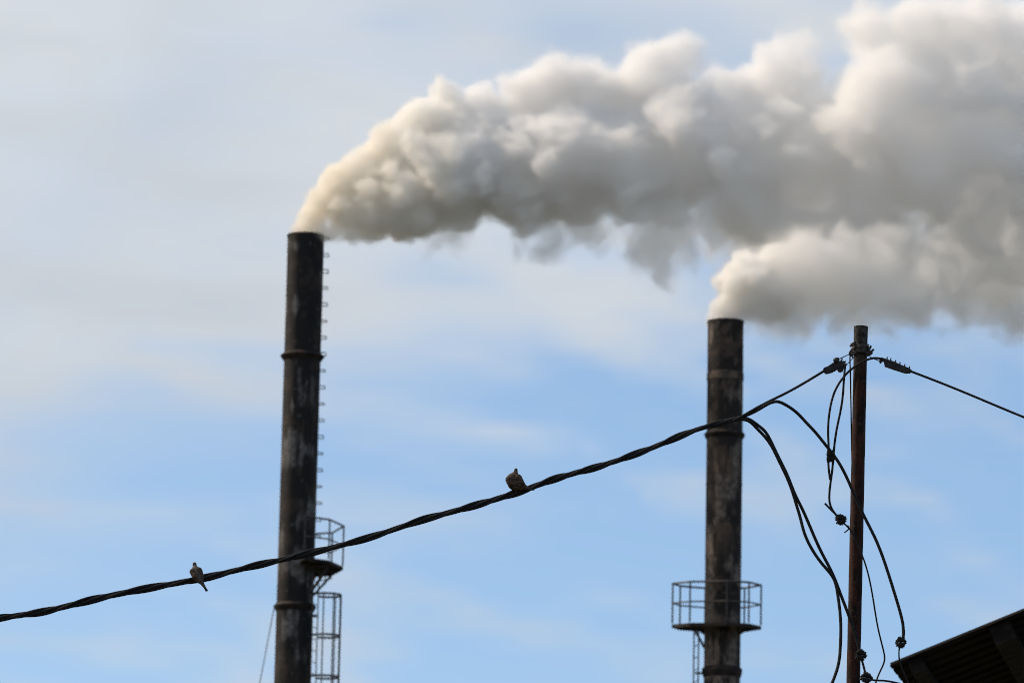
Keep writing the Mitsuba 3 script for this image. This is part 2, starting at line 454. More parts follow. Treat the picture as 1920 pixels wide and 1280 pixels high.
def plume_field(spheres, Y, m, box, h, seed, k0=9.0):
    """Density of a plume of billows. spheres: (px, py, radius px, depth m) of the main billows; smaller ones grow on them."""
    r = np.random.default_rng(seed)
    allb = []
    for (px, py, rp, dy) in spheres:
        c = at(px, py, Y + dy)
        R = rp * m
        allb.append((c, R * 0.90))
        n1 = 34 if px < 1150 else 24
        for _ in range(n1):
            d = r.normal(size=3)
            d /= np.linalg.norm(d)
            r1 = R * (0.17 + 0.40 * r.random() ** 1.5)
            c1 = c + d * (R * 0.98 - r1 * r.uniform(0.55, 0.95))
            allb.append((c1, r1))
            for _ in range(9):
                e = r.normal(size=3)
                e = e / np.linalg.norm(e) + d * 0.6
                e /= np.linalg.norm(e)
                r2 = r1 * r.uniform(0.2, 0.5)
                allb.append((c1 + e * (r1 - r2 * 0.5), r2))
    lo, hi = np.array(box[0]), np.array(box[1])
    n = np.ceil((hi - lo) / h).astype(int)
    acc = np.full((n[2], n[1], n[0]), -1.0, np.float32)
    for c, R in allb:
        pad = 0.9 if R > 0.5 else 0.35
        i0 = np.maximum(np.floor((c - R - pad - lo) / h).astype(int), 0)
        i1 = np.minimum(np.ceil((c + R + pad - lo) / h).astype(int), n)
        if (i1 <= i0).any():
            continue
        ax = [((np.arange(i0[k], i1[k]) + 0.5) * h + lo[k] - c[k]) ** 2 for k in range(3)]
        s = (R - np.sqrt(ax[2][:, None, None] + ax[1][None, :, None] + ax[0][None, None, :])).astype(np.float32)
        v = acc[i0[2]:i1[2], i0[1]:i1[1], i0[0]:i1[0]]
        kk = min(0.25 * R, 0.10)                      # polynomial smooth maximum
        q = np.clip(1 - np.abs(v - s) / kk, 0, 1)
        v[...] = np.maximum(v, s) + q * q * kk * 0.25
    return acc, lo, hi, n


def world(n, lo, h, mask):
    iz, iy, ix = np.nonzero(mask)
    return np.stack([lo[0] + (ix + 0.5) * h, lo[1] + (iy + 0.5) * h, lo[2] + (iz + 0.5) * h], -1)


def shell(density, lo, h, step=4):
    """A closed skin round everything that has density (surface nets on a coarse grid)."""
    n = (np.array(density.shape) + step - 1) // step
    pad = np.zeros(n * step, bool)
    pad[:density.shape[0], :density.shape[1], :density.shape[2]] = density > 0
    c = pad.reshape(n[0], step, n[1], step, n[2], step).any((1, 3, 5))
    c = np.pad(c, 3)
    f = ndimage.gaussian_filter(ndimage.binary_dilation(c, np.ones((3, 3, 3))).astype(float), 0.8) - 0.35
    ins = f > 0
    corner = np.stack([ins[a:ins.shape[0] - 1 + a, b:ins.shape[1] - 1 + b, e:ins.shape[2] - 1 + e] for a in (0, 1) for b in (0, 1) for e in (0, 1)], -1)
    cell = corner.any(-1) & ~corner.all(-1)
    idx = np.full(cell.shape, -1)
    idx[cell] = np.arange(cell.sum())
    pos, cnt = np.zeros((cell.sum(), 3)), np.zeros(cell.sum())
    base = np.argwhere(cell)
    offs = [np.array((a, b, e)) for a in (0, 1) for b in (0, 1) for e in (0, 1)]
    for i in range(8):
        for j in range(i + 1, 8):
            if np.abs(offs[i] - offs[j]).sum() == 1:
                a, b = base + offs[i], base + offs[j]
                fa, fb = f[tuple(a.T)], f[tuple(b.T)]
                cross = (fa > 0) != (fb > 0)
                t = np.where(cross, fa / np.where(cross, fa - fb, 1), 0)[:, None]
                pos += np.where(cross[:, None], a + (b - a) * t, 0)
                cnt += cross
    pos /= cnt[:, None]
    quads = []
    for ax in range(3):
        o1, o2 = (ax + 1) % 3, (ax + 2) % 3
        sl0, sl1 = [slice(None)] * 3, [slice(None)] * 3
        sl0[ax], sl1[ax] = slice(0, -1), slice(1, None)
        diff = ins[tuple(sl0)].astype(int) - ins[tuple(sl1)].astype(int)
        e = np.argwhere(diff != 0)
        sgn = diff[tuple(e.T)]
        d1, d2 = np.eye(3, dtype=int)[o1], np.eye(3, dtype=int)[o2]
        q = np.stack([idx[tuple((e - u).T)] for u in (d1 + d2, d2, 0 * d1, d1)], -1)
        q[sgn < 0] = q[sgn < 0][:, ::-1]
        quads.append(q)
    q = np.vstack(quads)
    # index (z, y, x) -> world; the order of axes flips the handedness
    v = (pos - 3 + 0.5) * step * h
    v = np.stack([v[:, 2] + lo[0], v[:, 1] + lo[1], v[:, 0] + lo[2]], -1)
    fcs = np.vstack([q[:, [0, 1, 2]], q[:, [0, 2, 3]]])
    mesh = trimesh.Trimesh(v, fcs, process=False)
    if mesh.volume < 0:
        mesh.invert()
    return mesh


def add_smoke(name, label, dens, lo, h, slabs):
    """slabs: (metres from the left at which it ends, albedo): the smoke is tinted near the mouth and clears down the wind."""
    key = numbered(name)
    labels[key] = {'label': label, 'category': 'smoke', 'kind': 'stuff', 'group': 'smoke from the chimneys'}
    skin = shell(dens, lo, h)
    ends = [end for end, _ in slabs[:-1] if lo[0] + end < skin.bounds[1][0] - 0.5]
    cuts = [lo[0] + math.floor(e / h) * h for e in ends]
    airs = []
    for k in range(len(cuts) + 1):
        i0 = 0 if k == 0 else max(int(round((cuts[k - 1] - lo[0]) / h)) - 1, 0)        # a voxel more on each side, so that the density runs on across the cut
        i1 = dens.shape[2] if k == len(cuts) else int(round((cuts[k] - lo[0]) / h)) + 1
        d = np.ascontiguousarray(dens[:, :, i0:i1])
        zz, yy = np.nonzero(d.any((1, 2)))[0], np.nonzero(d.any((0, 2)))[0]
        z0, z1, y0, y1 = max(zz.min() - 2, 0), zz.max() + 3, max(yy.min() - 2, 0), yy.max() + 3
        d = np.ascontiguousarray(d[z0:z1, y0:y1])
        lo_k = lo + np.array([i0 * h, y0 * h, z0 * h])
        airs.append(f'{key}_air_{k}')
        scene[airs[k]] = {'type': 'heterogeneous', 'albedo': {'type': 'rgb', 'value': list(slabs[k][1])},
                          'sigma_t': {'type': 'gridvolume', 'grid': mi.VolumeGrid(d[..., None].astype(np.float32)), 'filter_type': 'trilinear', 'wrap_mode': 'clamp',
                                      'to_world': T().translate(lo_k.tolist()).scale((np.array(d.shape)[::-1] * h).tolist())},
                          'phase': {'type': 'isotropic'}}
    for k in range(len(cuts) + 1):
        m = skin
        if k > 0:
            m = trimesh.intersections.slice_mesh_plane(m, (1, 0, 0), (cuts[k - 1], 0, 0))
        if k < len(cuts):
            m = trimesh.intersections.slice_mesh_plane(m, (-1, 0, 0), (cuts[k], 0, 0))
        scene[numbered(key + '__puff')] = mikit.ply((np.array(m.vertices), np.array(m.faces)), {'type': 'null'}, smooth=False, interior={'type': 'ref', 'id': airs[k]})
        if k < len(cuts):                              # the face where one tint of smoke meets the next
            sec = skin.section((1, 0, 0), (cuts[k], 0, 0))
            flat, M = sec.to_2D()
            for poly in flat.polygons_full:
                v2, f = trimesh.creation.triangulate_polygon(poly, engine='earcut')
                v = np.c_[v2, np.zeros(len(v2)), np.ones(len(v2))] @ M.T
                f = np.array(f)
                v = v[:, :3]
                if np.cross(v[f[0, 1]] - v[f[0, 0]], v[f[0, 2]] - v[f[0, 0]])[0] < 0:
                    f = f[:, ::-1]
                scene[numbered(key + '__puff')] = mikit.ply((v, f), {'type': 'null'}, smooth=False, interior={'type': 'ref', 'id': airs[k]}, exterior={'type': 'ref', 'id': airs[k + 1]})


H = 0.06
SPH_L = [(575, 434, 28, 0), (584, 412, 28, 0), (604, 384, 34, 0), (634, 352, 44, 0.0), (650, 404, 42, -.1), (684, 330, 56, 0.1), (705, 405, 50, -0.2), (745, 288, 70, 0.3),
         (770, 372, 80, -.1), (806, 244, 78, .4), (850, 340, 100, -.1), (905, 245, 88, .5), (945, 318, 112, .2), (985, 378, 70, -.3), (1025, 185, 84, .5), (1065, 310, 126, .2),
         (1040, 130, 44, .5), (835, 175, 40, .4), (1120, 195, 94, .6), (1175, 312, 116, -.1), (1230, 150, 90, .5), (1275, 105, 60, .4), (1285, 270, 134, .3), (1370, 235, 122, .9), (1400, 345, 100, .3),
         (1475, 140, 74, .8), (1470, 85, 44, .8), (1500, 290, 138, 1.1),
         (1675, 215, 128, -.9), (1730, 300, 135, -.5), (1620, 370, 105, .6), (1690, 110, 90, -.4), (1830, 110, 130, .2), (1850, 270, 150, .2), (1960, 130, 165, .6), (1960, 350, 140, .3),
         (1800, 390, 110, .4), (2080, 220, 190, .4), (2200, 160, 210, .5), (2140, 380, 160, .6)]
SPH_L += [(600, 434, 26, -.1), (628, 436, 24, -.1), (655, 432, 30, -.1), (690, 428, 34, -.1), (566, 428, 20, -.1), (1510, 90, 50, .8), (1640, 55, 70, .2), (1745, 45, 90, -.1), (1560, 180, 60, .9), (1545, 440, 85, .8), (1250, 400, 60, .2), (1440, 415, 70, .6), (1590, 215, 70, .6)]
SPH_L += [(850, 288, 34, -1.25), (845, 262, 22, -1.1), (970, 257, 24, -1.4), (1182, 272, 18, -1.75), (785, 268, 30, -.95), (735, 312, 26, -.85), (640, 388, 24, -.6), (1022, 300, 34, -1.55), (905, 335, 30, -1.4),
          (690, 352, 28, -.85), (1112, 250, 36, -1.3), (1090, 215, 30, -.7), (1275, 235, 46, -1.5), (1440, 250, 40, -1.0), (1345, 300, 44, -1.6), (770, 225, 28, .1), (720, 262, 24, .1), (960, 180, 30, .2),
          (1478, 215, 46, -.75), (1462, 130, 44, .1), (1500, 300, 40, -1.1), (1590, 240, 62, -1.75), (1612, 150, 50, -1.3), (1640, 295, 50, -1.7), (1840, 170, 70, -1.35), (1826, 240, 34, -1.75), (1800, 90, 50, -1.0), (1895, 310, 48, -1.9), (1862, 385, 34, -1.5), (1930, 200, 60, -1.5), (1420, 395, 40, -.7), (1180, 370, 34, -1.5), (1010, 390, 28, -1.0)]
WISP_L = [(1245, 430, 56, 0.2), (1240, 455, 56, 0.2), (1236, 492, 34, 0.2), (1015, 440, 30, -0.2), (835, 445, 26, -0.1), (1110, 425, 32, 0), (1345, 405, 56, 0.4), (1420, 440, 70, 1.4), (1510, 480, 76, 1.5), (1600, 500, 90, 1.5), (1700, 510, 90, 1.5), (1500, 555, 50, 1.5), (1560, 560, 52, 1.4), (1640, 565, 52, 1.4), (1720, 550, 58, 1.5), (1800, 480, 100, 1.5), (1800, 545, 55, 1.5), (1890, 480, 110, 1.5), (1880, 575, 48, 1.4), (1950, 550, 70, 1.5), (2040, 500, 120, 1.5), (2100, 560, 80, 1.5), (1650, 440, 100, 1.4), (1500, 400, 80, 1.5)]
bl = (at(520, 640, YL), at(2230, -90, YL))
boxL = ((bl[0][0], YL - 4.0, bl[0][2]), (bl[1][0], YL + 5.2, bl[1][2] + 0.2))


def coarse(fn, lo, hi, step, P):
    """fn sampled on a coarse lattice of the box and read back, linearly, at the points P."""
    n = np.ceil((hi - lo) / step).astype(int) + 1
    g = np.stack(np.meshgrid(*[lo[k] + np.arange(n[k]) * step for k in range(3)], indexing='ij'), -1)
    idx = ((P - lo) / step).T
    return np.stack([ndimage.map_coordinates(f.astype(np.float32), idx, order=1, mode='nearest') for f in fn(g)], -1)


def make_density(spheres, wisps, Y, m, box, h, seed, mouth, reach, sig, edge, grow0=0.25, core=0.78):
    acc, lo, hi, n = plume_field(spheres, Y, m, box, h, seed)
    near = (acc > -0.85) & (acc < 1.1)
    P = world(n, lo, h, near)
    dist = np.clip((P[:, 0] - mouth[0]) / reach, 0, 1)
    grow = grow0 + (1 - grow0) * dist
    # rolled-up billows: the balls are pulled about by noise that grows down the wind
    w1 = coarse(lambda p: np.stack([meshkit.fbm(p * 0.75 + o, 2, seed=seed + 3) - 0.5 for o in (0.0, 31.7, 57.3)], 0), lo, hi, 0.24, P)
    w2 = coarse(lambda p: np.stack([meshkit.fbm(p * 2.6 + o, 2, seed=seed + 5) - 0.5 for o in (0.0, 31.7, 57.3)], 0), lo, hi, 0.11, P)
    Q = P + w1 * (1.1 * grow)[:, None] + w2 * (0.42 * (0.45 + 0.55 * dist))[:, None]
    idx = (Q - lo) / h - 0.5
    s = ndimage.map_coordinates(acc, [idx[:, 2], idx[:, 1], idx[:, 0]], order=1, mode='nearest').astype(float)
    n1 = coarse(lambda p: meshkit.fbm(p * 1.3, 3, seed=seed)[None] - 0.5, lo, hi, 0.12, Q)[:, 0]
    n2 = coarse(lambda p: meshkit.fbm(p * 3.1 + 5, 2, seed=seed + 1)[None] - 0.5, lo, hi, 0.09, Q)[:, 0]
    n2 = np.abs(n2)
    edgy = np.abs(s) < 0.7
    n3 = np.zeros(len(s))
    n3[edgy] = meshkit.fbm(Q[edgy] * 5.0, 3, seed=seed + 2) - 0.5
    s = s + grow * (0.55 * n1 + 0.75 * (0.12 - n2)) + 0.22 * n3 + 0.02 * (1 - dist) ** 4
    wid = edge[0] + (edge[1] - edge[0]) * dist ** 0.8
    dn = sm(0.0, 1.0, s / wid) ** 1.2 * (sig[0] + (sig[1] - sig[0]) * dist ** 0.6) * (0.75 + 0.9 * np.clip(n1 + 0.5, 0, 1) * 0.6) * (1 - core * sm(0.25, 1.0, s))
    out = np.zeros(acc.shape, np.float32)
    deep = np.nonzero(acc >= 1.1)
    out[deep] = (sig[0] + (sig[1] - sig[0]) * np.clip((lo[0] + deep[2] * h - mouth[0]) / reach, 0, 1) ** 0.6) * 1.02 * (1 - core)
    out[near] = dn
    if wisps:
        acc2, *_ = plume_field(wisps, Y, m, box, h, seed + 50)
        near = acc2 > -0.8
        P = world(n, lo, h, near)
        s = acc2[near].astype(float)
        w = coarse(lambda p: np.stack([meshkit.fbm(p * 0.9 + o, 3, seed=seed + 13) - 0.5 for o in (0.0, 31.7, 57.3)], 0), lo, hi, 0.18, P)
        nn = meshkit.fbm((P + w * 1.6) * np.array([2.2, 2.2, 1.1]), 4, seed=seed + 7) - 0.5
        dn = sm(0.0, 1.0, (s * 0.8 + 1.6 * nn + 0.30) / 0.55) * wisp_sigma(sig)
        out[near] = np.maximum(out[near], dn)
    for ax in range(3):                                # nothing at the sides of the grid
        for e in (0, -1):
            sl = [slice(None)] * 3
            sl[ax] = e
            out[tuple(sl)] = 0
    return out, lo


def wisp_sigma(sig):
    return sig[1] * 0.5


mouthL = axl.base + axl.z * topL
dens, loL = make_density(SPH_L, WISP_L, YL, ML, boxL, H, 21, mouthL, 16.0, (5.2, 2.5), (0.10, 0.5), 0.2)
# the big plume keeps behind the small one, with clear air between them
zz, yy, xx = [loL[k] + (np.arange(dens.shape[2 - k]) + 0.5) * H for k in (2, 1, 0)]
top_r, left_r = at(1500, 345, YR)[2], at(1300, 640, YR)[0]
beside = sm(top_r + 0.6, top_r, zz)[:, None, None] * sm(left_r - 0.6, left_r, xx)[None, None, :]
behind = sm(123.2, 123.75, yy)[None, :, None]
dens = (dens * (1 - beside * (1 - behind))).astype(np.float32)
dens[dens < 0.01] = 0
add_smoke('smoke_plume', 'large plume of cream and grey smoke blown right from the taller chimney across the upper sky', dens, loL, H, ((1.7, (0.993, 0.966, 0.908)), (2.9, (0.993, 0.975, 0.934)), (4.6, (0.993, 0.986, 0.964)), (99, (0.993, 0.991, 0.987))))

SPH_R = [(1392, 492, 30, -.4), (1420, 520, 26, -.75), (1372, 530, 22, -.5), (1440, 470, 30, -.2), (1361, 596, 30, 0), (1362, 576, 36, 0), (1376, 548, 44, 0), (1402, 516, 50, 0), (1436, 498, 46, .1), (1424, 560, 48, -.1), (1466, 552, 50, 0), (1400, 585, 26, -.1), (1440, 592, 28, -.1)]
WISP_R = [(1500, 480, 46, 0), (1570, 486, 46, -.1), (1640, 488, 44, -.1), (1450, 580, 46, 0), (1490, 550, 60, .1), (1470, 490, 50, .1), (1540, 510, 66, .1), (1560, 565, 44, 0), (1610, 530, 64, .1), (1680, 545, 44, .1), (1660, 500, 54, .1), (1720, 530, 44, .1)]
br = (at(1310, 690, YR), at(1800, 380, YR))
boxR = ((br[0][0], YR - 2.2, br[0][2]), (br[1][0], YR + 2.2, br[1][2] + 0.3))
mouthR = axr.base + axr.z * topR
dens, loR = make_density(SPH_R, WISP_R, YR, MR, boxR, H, 77, mouthR, 6.0, (5.0, 2.8), (0.10, 0.45), 0.45)
dens = dens * sm(122.65, 122.1, loR[1] + (np.arange(dens.shape[1]) + 0.5) * H)[None, :, None].astype(np.float32)
dens[dens < 0.01] = 0
add_smoke('smoke_plume', 'smaller white plume of smoke leaving the shorter chimney and thinning towards the pole', dens, loR, H, ((99, (0.991, 0.986, 0.974)),))

# ------------------------------------------------------------------ pole, cables, clamps
YP = 25.6
MP = YP / F
pole = thing('utility_pole', 'thin rust red steel pipe pole carrying the cables in front of the shorter chimney', 'pole')
p_hi, p_lo = at(1614.3, 612, YP), at(1599.8, 1280, YP)
pz = (p_hi - p_lo) / np.linalg.norm(p_hi - p_lo)
p_base = p_lo - pz * (p_lo[2] / pz[2] + 0.1)
pr0, pr1 = 13.6 * MP, 12.9 * MP
Lp = np.linalg.norm(p_hi - p_base)
prof = [(pr1, Lp * i / 40) for i in range(40)] + [(pr0, Lp - 0.002), (pr0 - 0.002, Lp), (pr0 - 0.006, Lp), (pr0 - 0.006, Lp - 0.4), (0, Lp - 0.4)]
obj('shaft', lathe(prof, p_base, p_hi, 40), 'pole_steel', pole)


def pole_pt(py, ang, r):
    """A point round the pole at the height of row py; ang 0 = right, -90 = towards the viewer."""
    c = p_lo + (p_hi - p_lo) * (1280 - py) / 668.0
    return c + r * np.array([math.cos(math.radians(ang)), math.sin(math.radians(ang)), 0])


r = np.random.default_rng(4)
for k, (py, rad, th, tilt) in enumerate(((651, .0445, .0065, 3), (655, .045, .0075, -3), (659, .0435, .006, 2.0), (662.5, .044, .0055, -2), (666, .043, .004, 4), (648.5, .0425, .0035, -4))):
    a = np.linspace(0, 360, 40)
    pts = [pole_pt(py + tilt * math.cos(math.radians(x + 60 * k)) + r.normal() * 0.3, x, rad + abs(r.normal()) * 0.0012) for x in a]
    obj('wire_wrap', sweep(pts, th, 7), 'tie_wire', pole)
strap = [pole_pt(656 + 0.6 * math.sin(x / 20), x, pr0 + 0.006) for x in np.linspace(-150, -20, 20)]
obj('strap', cat(*[bar(a, b, 0.006, 0.026) for a, b in zip(strap[:-1], strap[1:])]), 'tie_wire', pole, smooth=False)
obj('strap_bolt', lathe([(0, 0), (.009, 0), (.009, .012), (.005, .013), (.005, .026), (0, .026)], pole_pt(654, -95, pr0 + .006), pole_pt(654, -95, pr0 + .1), 12), 'bolt_steel', pole)


def wire_end(pts, th, parent=pole, mat='tie_wire', name='wire_end'):
    obj(name, sweep(spline([at(x, y, Y) for x, y, Y in pts], 14), th, 6), mat, parent)


wire_end([(1602, 645, 25.56), (1598, 645.5, 25.55), (1595.5, 647.5, 25.55), (1594.5, 649, 25.56)], .005)
wire_end([(1604, 641.5, 25.57), (1599.5, 643.5, 25.56), (1595, 646.5, 25.56)], .006)
wire_end([(1626, 656, 25.57), (1630, 654, 25.56), (1632.5, 651, 25.56), (1632, 647.5, 25.56)], .005)
wire_end([(1626, 659, 25.57), (1632, 659, 25.56), (1636.5, 656.5, 25.55), (1638, 654.5, 25.55)], .006)
wire_end([(1625, 662, 25.57), (1630, 664, 25.56), (1635, 660, 25.55)], .0075)
wire_end([(1603, 655, 25.56), (1596.5, 656.5, 25.55), (1593.5, 661, 25.55), (1594, 666, 25.56), (1598, 665, 25.55), (1604, 662.5, 25.55)], .006)

# the twisted service cable: four conductors round one another, which part company near the pole
RC = 0.0085
bundle_px = [(-1500, 1345), (-900, 1302), (-400, 1232), (-150, 1188), (0, 1158), (80, 1146), (180, 1122), (270, 1104), (365, 1086), (450, 1067), (520, 1051), (590, 1034), (650, 1019), (715, 1000), (790, 975), (870, 953), (950, 929),
             (1020, 905), (1100, 880), (1170, 859), (1240, 832), (1310, 804), (1350, 793), (1395, 779), (1440, 755), (1500, 722.5), (1546, 695)]
depth = lambda px: 25.55 - 1.3 * (1560 - px) / 1560.0
bp = np.array([at(x, y, depth(x)) for x, y in bundle_px])
bs = np.concatenate([[0], np.cumsum(np.linalg.norm(np.diff(bp, axis=0), axis=1))])
bc = CubicSpline(bs, bp)
s_of = lambda px: float(np.interp(px, [q[0] for q in bundle_px], bs))


def helix(s0, s1, phase, step=0.012):
    s_end = s1
    s = np.arange(s0, s1, step)
    c, t = bc(s), bc(s, 1)
    t /= np.linalg.norm(t, axis=1, keepdims=True)
    side = np.cross(t, [0, 0, 1.0])
    side /= np.linalg.norm(side, axis=1, keepdims=True)
    up = np.cross(side, t)
    a = 2 * np.pi * s / 0.54 + 0.9 * np.sin(s * 1.7) + 0.8 * np.sin(s * 0.63 + 1) + 0.35 * np.sin(s * 4.3 + 2)
    loose = 1 + 0.12 * np.sin(s * 3.1 + phase[0] * 90)
    e = np.clip((s_end - s) / 0.5, 0, 1)          # lies closer together where the strands part
    u, v = phase[0] * loose * (0.45 + 0.55 * e), phase[1] * loose * (0.6 + 0.4 * e)
    return c + (u * np.cos(a) - v * np.sin(a))[:, None] * side + (u * np.sin(a) + v * np.cos(a))[:, None] * up


cable = thing('overhead_cable', 'thick black twisted cable rising from the lower left, two doves perched on it', 'cable')


def conductor(px_leave, phase, tail, r=RC, name='conductor'):
    body = helix(0.0, s_of(px_leave), phase)
    path = spline(np.vstack([body[-61::15], [at(*q) for q in tail]]), 260)
    k = np.argmin(np.linalg.norm(path - body[-1], axis=1))
    obj(name, sweep(np.vstack([body[:-1], path[k:]]), r, 9), 'cable_rubber', cable)


FY = 25.5
tailA = [(1404, 785.5), (1420, 796), (1434, 808), (1445, 826), (1459, 855), (1479, 897), (1491, 927), (1501, 947), (1520.6, 991), (1541, 1036), (1562, 1077), (1575.6, 1111.6), (1589.4, 1147.7), (1603, 1187), (1613, 1224)]
tailB = [(1404, 789), (1418, 801.5), (1432, 816), (1445, 833), (1458.5, 859), (1477.5, 899), (1488, 928), (1494, 948), (1500, 968), (1507, 994.7), (1520.6, 1025.6), (1544.7, 1060), (1563.6, 1085), (1570.5, 1112), (1576, 1160), (1576, 1204), (1572.5, 1242), (1560, 1280), (1535, 1345)]
tailC = [(1457, 752.6), (1475, 759.7), (1492.5, 772), (1510, 789.8), (1528, 809), (1542, 826), (1552.7, 839.4), (1565, 855.3), (1577.5, 874.8), (1590, 899.6), (1598, 918), (1620.3, 967), (1641, 1008.4), (1658, 1051.4), (1672, 1094.4), (1685.6, 1139), (1693, 1170), (1692.5, 1200)]
dA = lambda x: min(depth(x), 25.50)
conductor(1380, (0.0004, 0.0064), [(x, y, dA(x)) for x, y in tailA])
conductor(1374, (-0.0004, -0.0064), [(x, y, dA(x) - 0.012) for x, y in tailB])
conductor(1426, (-0.0128, -0.0006), [(x, y, dA(x) - 0.02) for x, y in tailC])
conductor(1432, (0.0128, 0.0006), [(1470, 738.5, 25.47), (1500, 722.3, 25.5), (1530, 704.5, 25.53), (1552, 691, 25.55)], r=0.0068)

Z5 = lambda x, y: (1500 + x / 4.923, 590 + y / 4.923)


def slab(outline, thick, Y, inset=0.003):
    """A plate with rounded rims whose face has the outline (pixels), standing square to the view at distance Y."""
    from shapely.geometry import Polygon
    o = np.array([at(x, y, Y) for x, y in outline])
    c = o.mean(0)
    poly = Polygon([(q[0] - c[0], q[2] - c[2]) for q in o]).buffer(0)
    layers = []
    for d, off in ((-thick / 2, -inset), (-thick / 2 + inset, 0.0), (thick / 2 - inset, 0.0), (thick / 2, -inset)):
        pp = poly.buffer(off)
        layers.append((pp, d))
    parts = []
    for (pa, da), (pb, db) in zip(layers[:-1], layers[1:]):
        pp = pa if pa.area < pb.area else pb
        m = trimesh.creation.extrude_polygon(pp.simplify(0.0002), abs(db - da) + 0.0004, engine='earcut')
        m.vertices = np.stack([m.vertices[:, 0], min(da, db) + m.vertices[:, 2], m.vertices[:, 1]], -1)
        m.invert()
        parts.append(m3.Manifold(m3.Mesh(np.asarray(m.vertices, np.float32), np.asarray(m.faces, np.uint32))))
    u = parts[0]
    for q in parts[1:]:
        u = u + q
    m = tri(u)
    m.apply_translation(c)
    return m


def stud(x, y, Y, dx, dy, r, L):
    a = at(x, y, Y)
    d = RIGHT * dx - UP * dy
    d /= np.linalg.norm(d)
    return sweep([a, a + d * L], r, 7)


cl = thing('dead_end_clamp', 'grey wedge shaped cable clamp hanging left of the pole top', 'clamp', 'dead end clamps at the pole top')
out = [Z5(*q) for q in ((214, 498), (222, 530), (240, 546), (262, 540), (300, 530), (345, 502), (352, 522), (372, 530), (396, 520), (412, 468), (398, 430), (360, 428), (300, 448), (256, 478), (228, 488))]
obj('body', slab(out, 0.034, 25.55), 'clamp_plastic', cl)
for i, q in enumerate(((225, 505), (245, 535), (268, 535), (292, 529), (318, 516), (340, 503))):
    obj('rib', sweep([at(*Z5(*q), 25.528), at(*Z5(*q), 25.572)], 0.0052, 9), 'clamp_plastic', cl)
obj('knob', tri(blob([[(*at(*Z5(330, 420), 25.55), 0.0145), (*at(*Z5(347, 410), 25.55), 0.0105)], [(*at(*Z5(330, 420), 25.53), 0.0145)]])), 'clamp_plastic', cl, smooth=60)
for q in ((378, 425, .6, -1), (398, 436, 1, -.2), (403, 452, 1, .1)):
    obj('bolt', stud(*Z5(q[0], q[1]), 25.54, q[2], q[3], 0.0042, 0.016), 'bolt_steel', cl)
obj('tie_wire', sweep(spline([at(*Z5(350, 412), 25.55), at(*Z5(400, 389), 25.555), at(*Z5(472, 360), 25.56), at(*Z5(505, 350), 25.555)], 12), 0.0028, 6), 'tie_wire', cl)
obj('tie_wire', sweep(spline([at(*Z5(405, 492), 25.56), at(*Z5(450, 440), 25.565), at(*Z5(500, 388), 25.57)], 10), 0.0026, 6), 'tie_wire', cl)

cr_ = thing('dead_end_clamp', 'long dark ribbed cable clamp right of the pole top', 'clamp', 'dead end clamps at the pole top')
out = [Z5(*q) for q in ((732, 424), (735, 444), (750, 447), (760, 430), (776, 432), (780, 466), (880, 502), (985, 537), (1022, 537), (1031, 516), (1010, 497), (925, 462), (880, 440), (800, 412), (748, 396))]
obj('body', slab(out, 0.034, 25.55), 'clamp_plastic', cr_)
for q in ((803, 414), (836, 424), (880, 443), (921, 461), (965, 480), (1008, 500)):
    obj('bolt', stud(*Z5(*q), 25.545, 0.15, -1, 0.0036, 0.015), 'bolt_steel', cr_)
obj('lower_jaw', slab([Z5(*q) for q in ((786, 462), (876, 494), (980, 530), (984, 540), (880, 508), (784, 474))], 0.042, 25.55, 0.001), 'clamp_plastic', cr_)
obj('tie_wire', sweep(spline([at(*Z5(618, 372), 25.555), at(*Z5(660, 394), 25.55), at(*Z5(740, 430), 25.55)], 10), 0.0028, 6), 'tie_wire', cr_)

out_c = thing('outgoing_cable', 'single thin black cable running down to the right edge from the ribbed clamp', 'cable')
pts = [at(x, y, 25.55 - (x - 1700) / 220 * 0.12) for x, y in ((1690, 689), (1708, 696), (1760, 716), (1830, 744.5), (1920, 782), (2100, 850), (2500, 975), (3200, 1120))]
obj('conductor', sweep(spline(pts, 160), 0.0064, 9), 'cable_rubber', out_c)


def drop(name, label, pts, r, Y=25.5, n=120, kind='wire'):
    w = thing(name, label, kind)
    p = [at(q[0], q[1], q[2] if len(q) > 2 else Y) for q in pts]
    obj('conductor', sweep(spline(p, n), r, 9), 'cable_rubber', w)
    return w


drop('jumper_wire', 'black jumper wire arching from the right clamp across the pole to the block connector', [(1662, 675, 25.545), (1650, 672, 25.53), (1638, 671.2, 25.515), (1628, 673.5, 25.51), (1614, 680, 25.51), (1599.5, 689.5, 25.51), (1584.3, 703.8), (1567, 730), (1557, 762.7), (1553.2, 793), (1552.9, 819.5), (1554, 846), (1553.3, 868), (1554.5, 884), (1556.5, 899)], 0.0062)
drop('jumper_wire', 'black wire dropping from the left clamp through the block connector to a spiky one below', [(1581, 678, 25.55), (1583.7, 683, 25.53), (1583, 701.7), (1581.3, 728), (1576.2, 768.8), (1569, 803.3), (1565, 829.7), (1563, 850), (1561.5, 870), (1559, 892), (1555.2, 922.5), (1556.8, 946.6), (1567, 964), (1576, 973)], 0.0062)
drop('wire_stub', 'short cut wire end poking up left of the spiky connector beside the pole', [(1546.4, 943), (1556, 953), (1566, 963), (1576, 972)], 0.0055, 25.495, 20)
drop('drop_wire', 'thin black wire curving down right of the pole from the spiky connector at mid height', [(1576, 973), (1586, 984), (1594.5, 993), (1606, 1016), (1618.6, 1046), (1629, 1080.6), (1637.5, 1125), (1647.8, 1183.8), (1656.5, 1219), (1658.5, 1236), (1651, 1256), (1641.6, 1280), (1615, 1350)], 0.0045, 25.51)
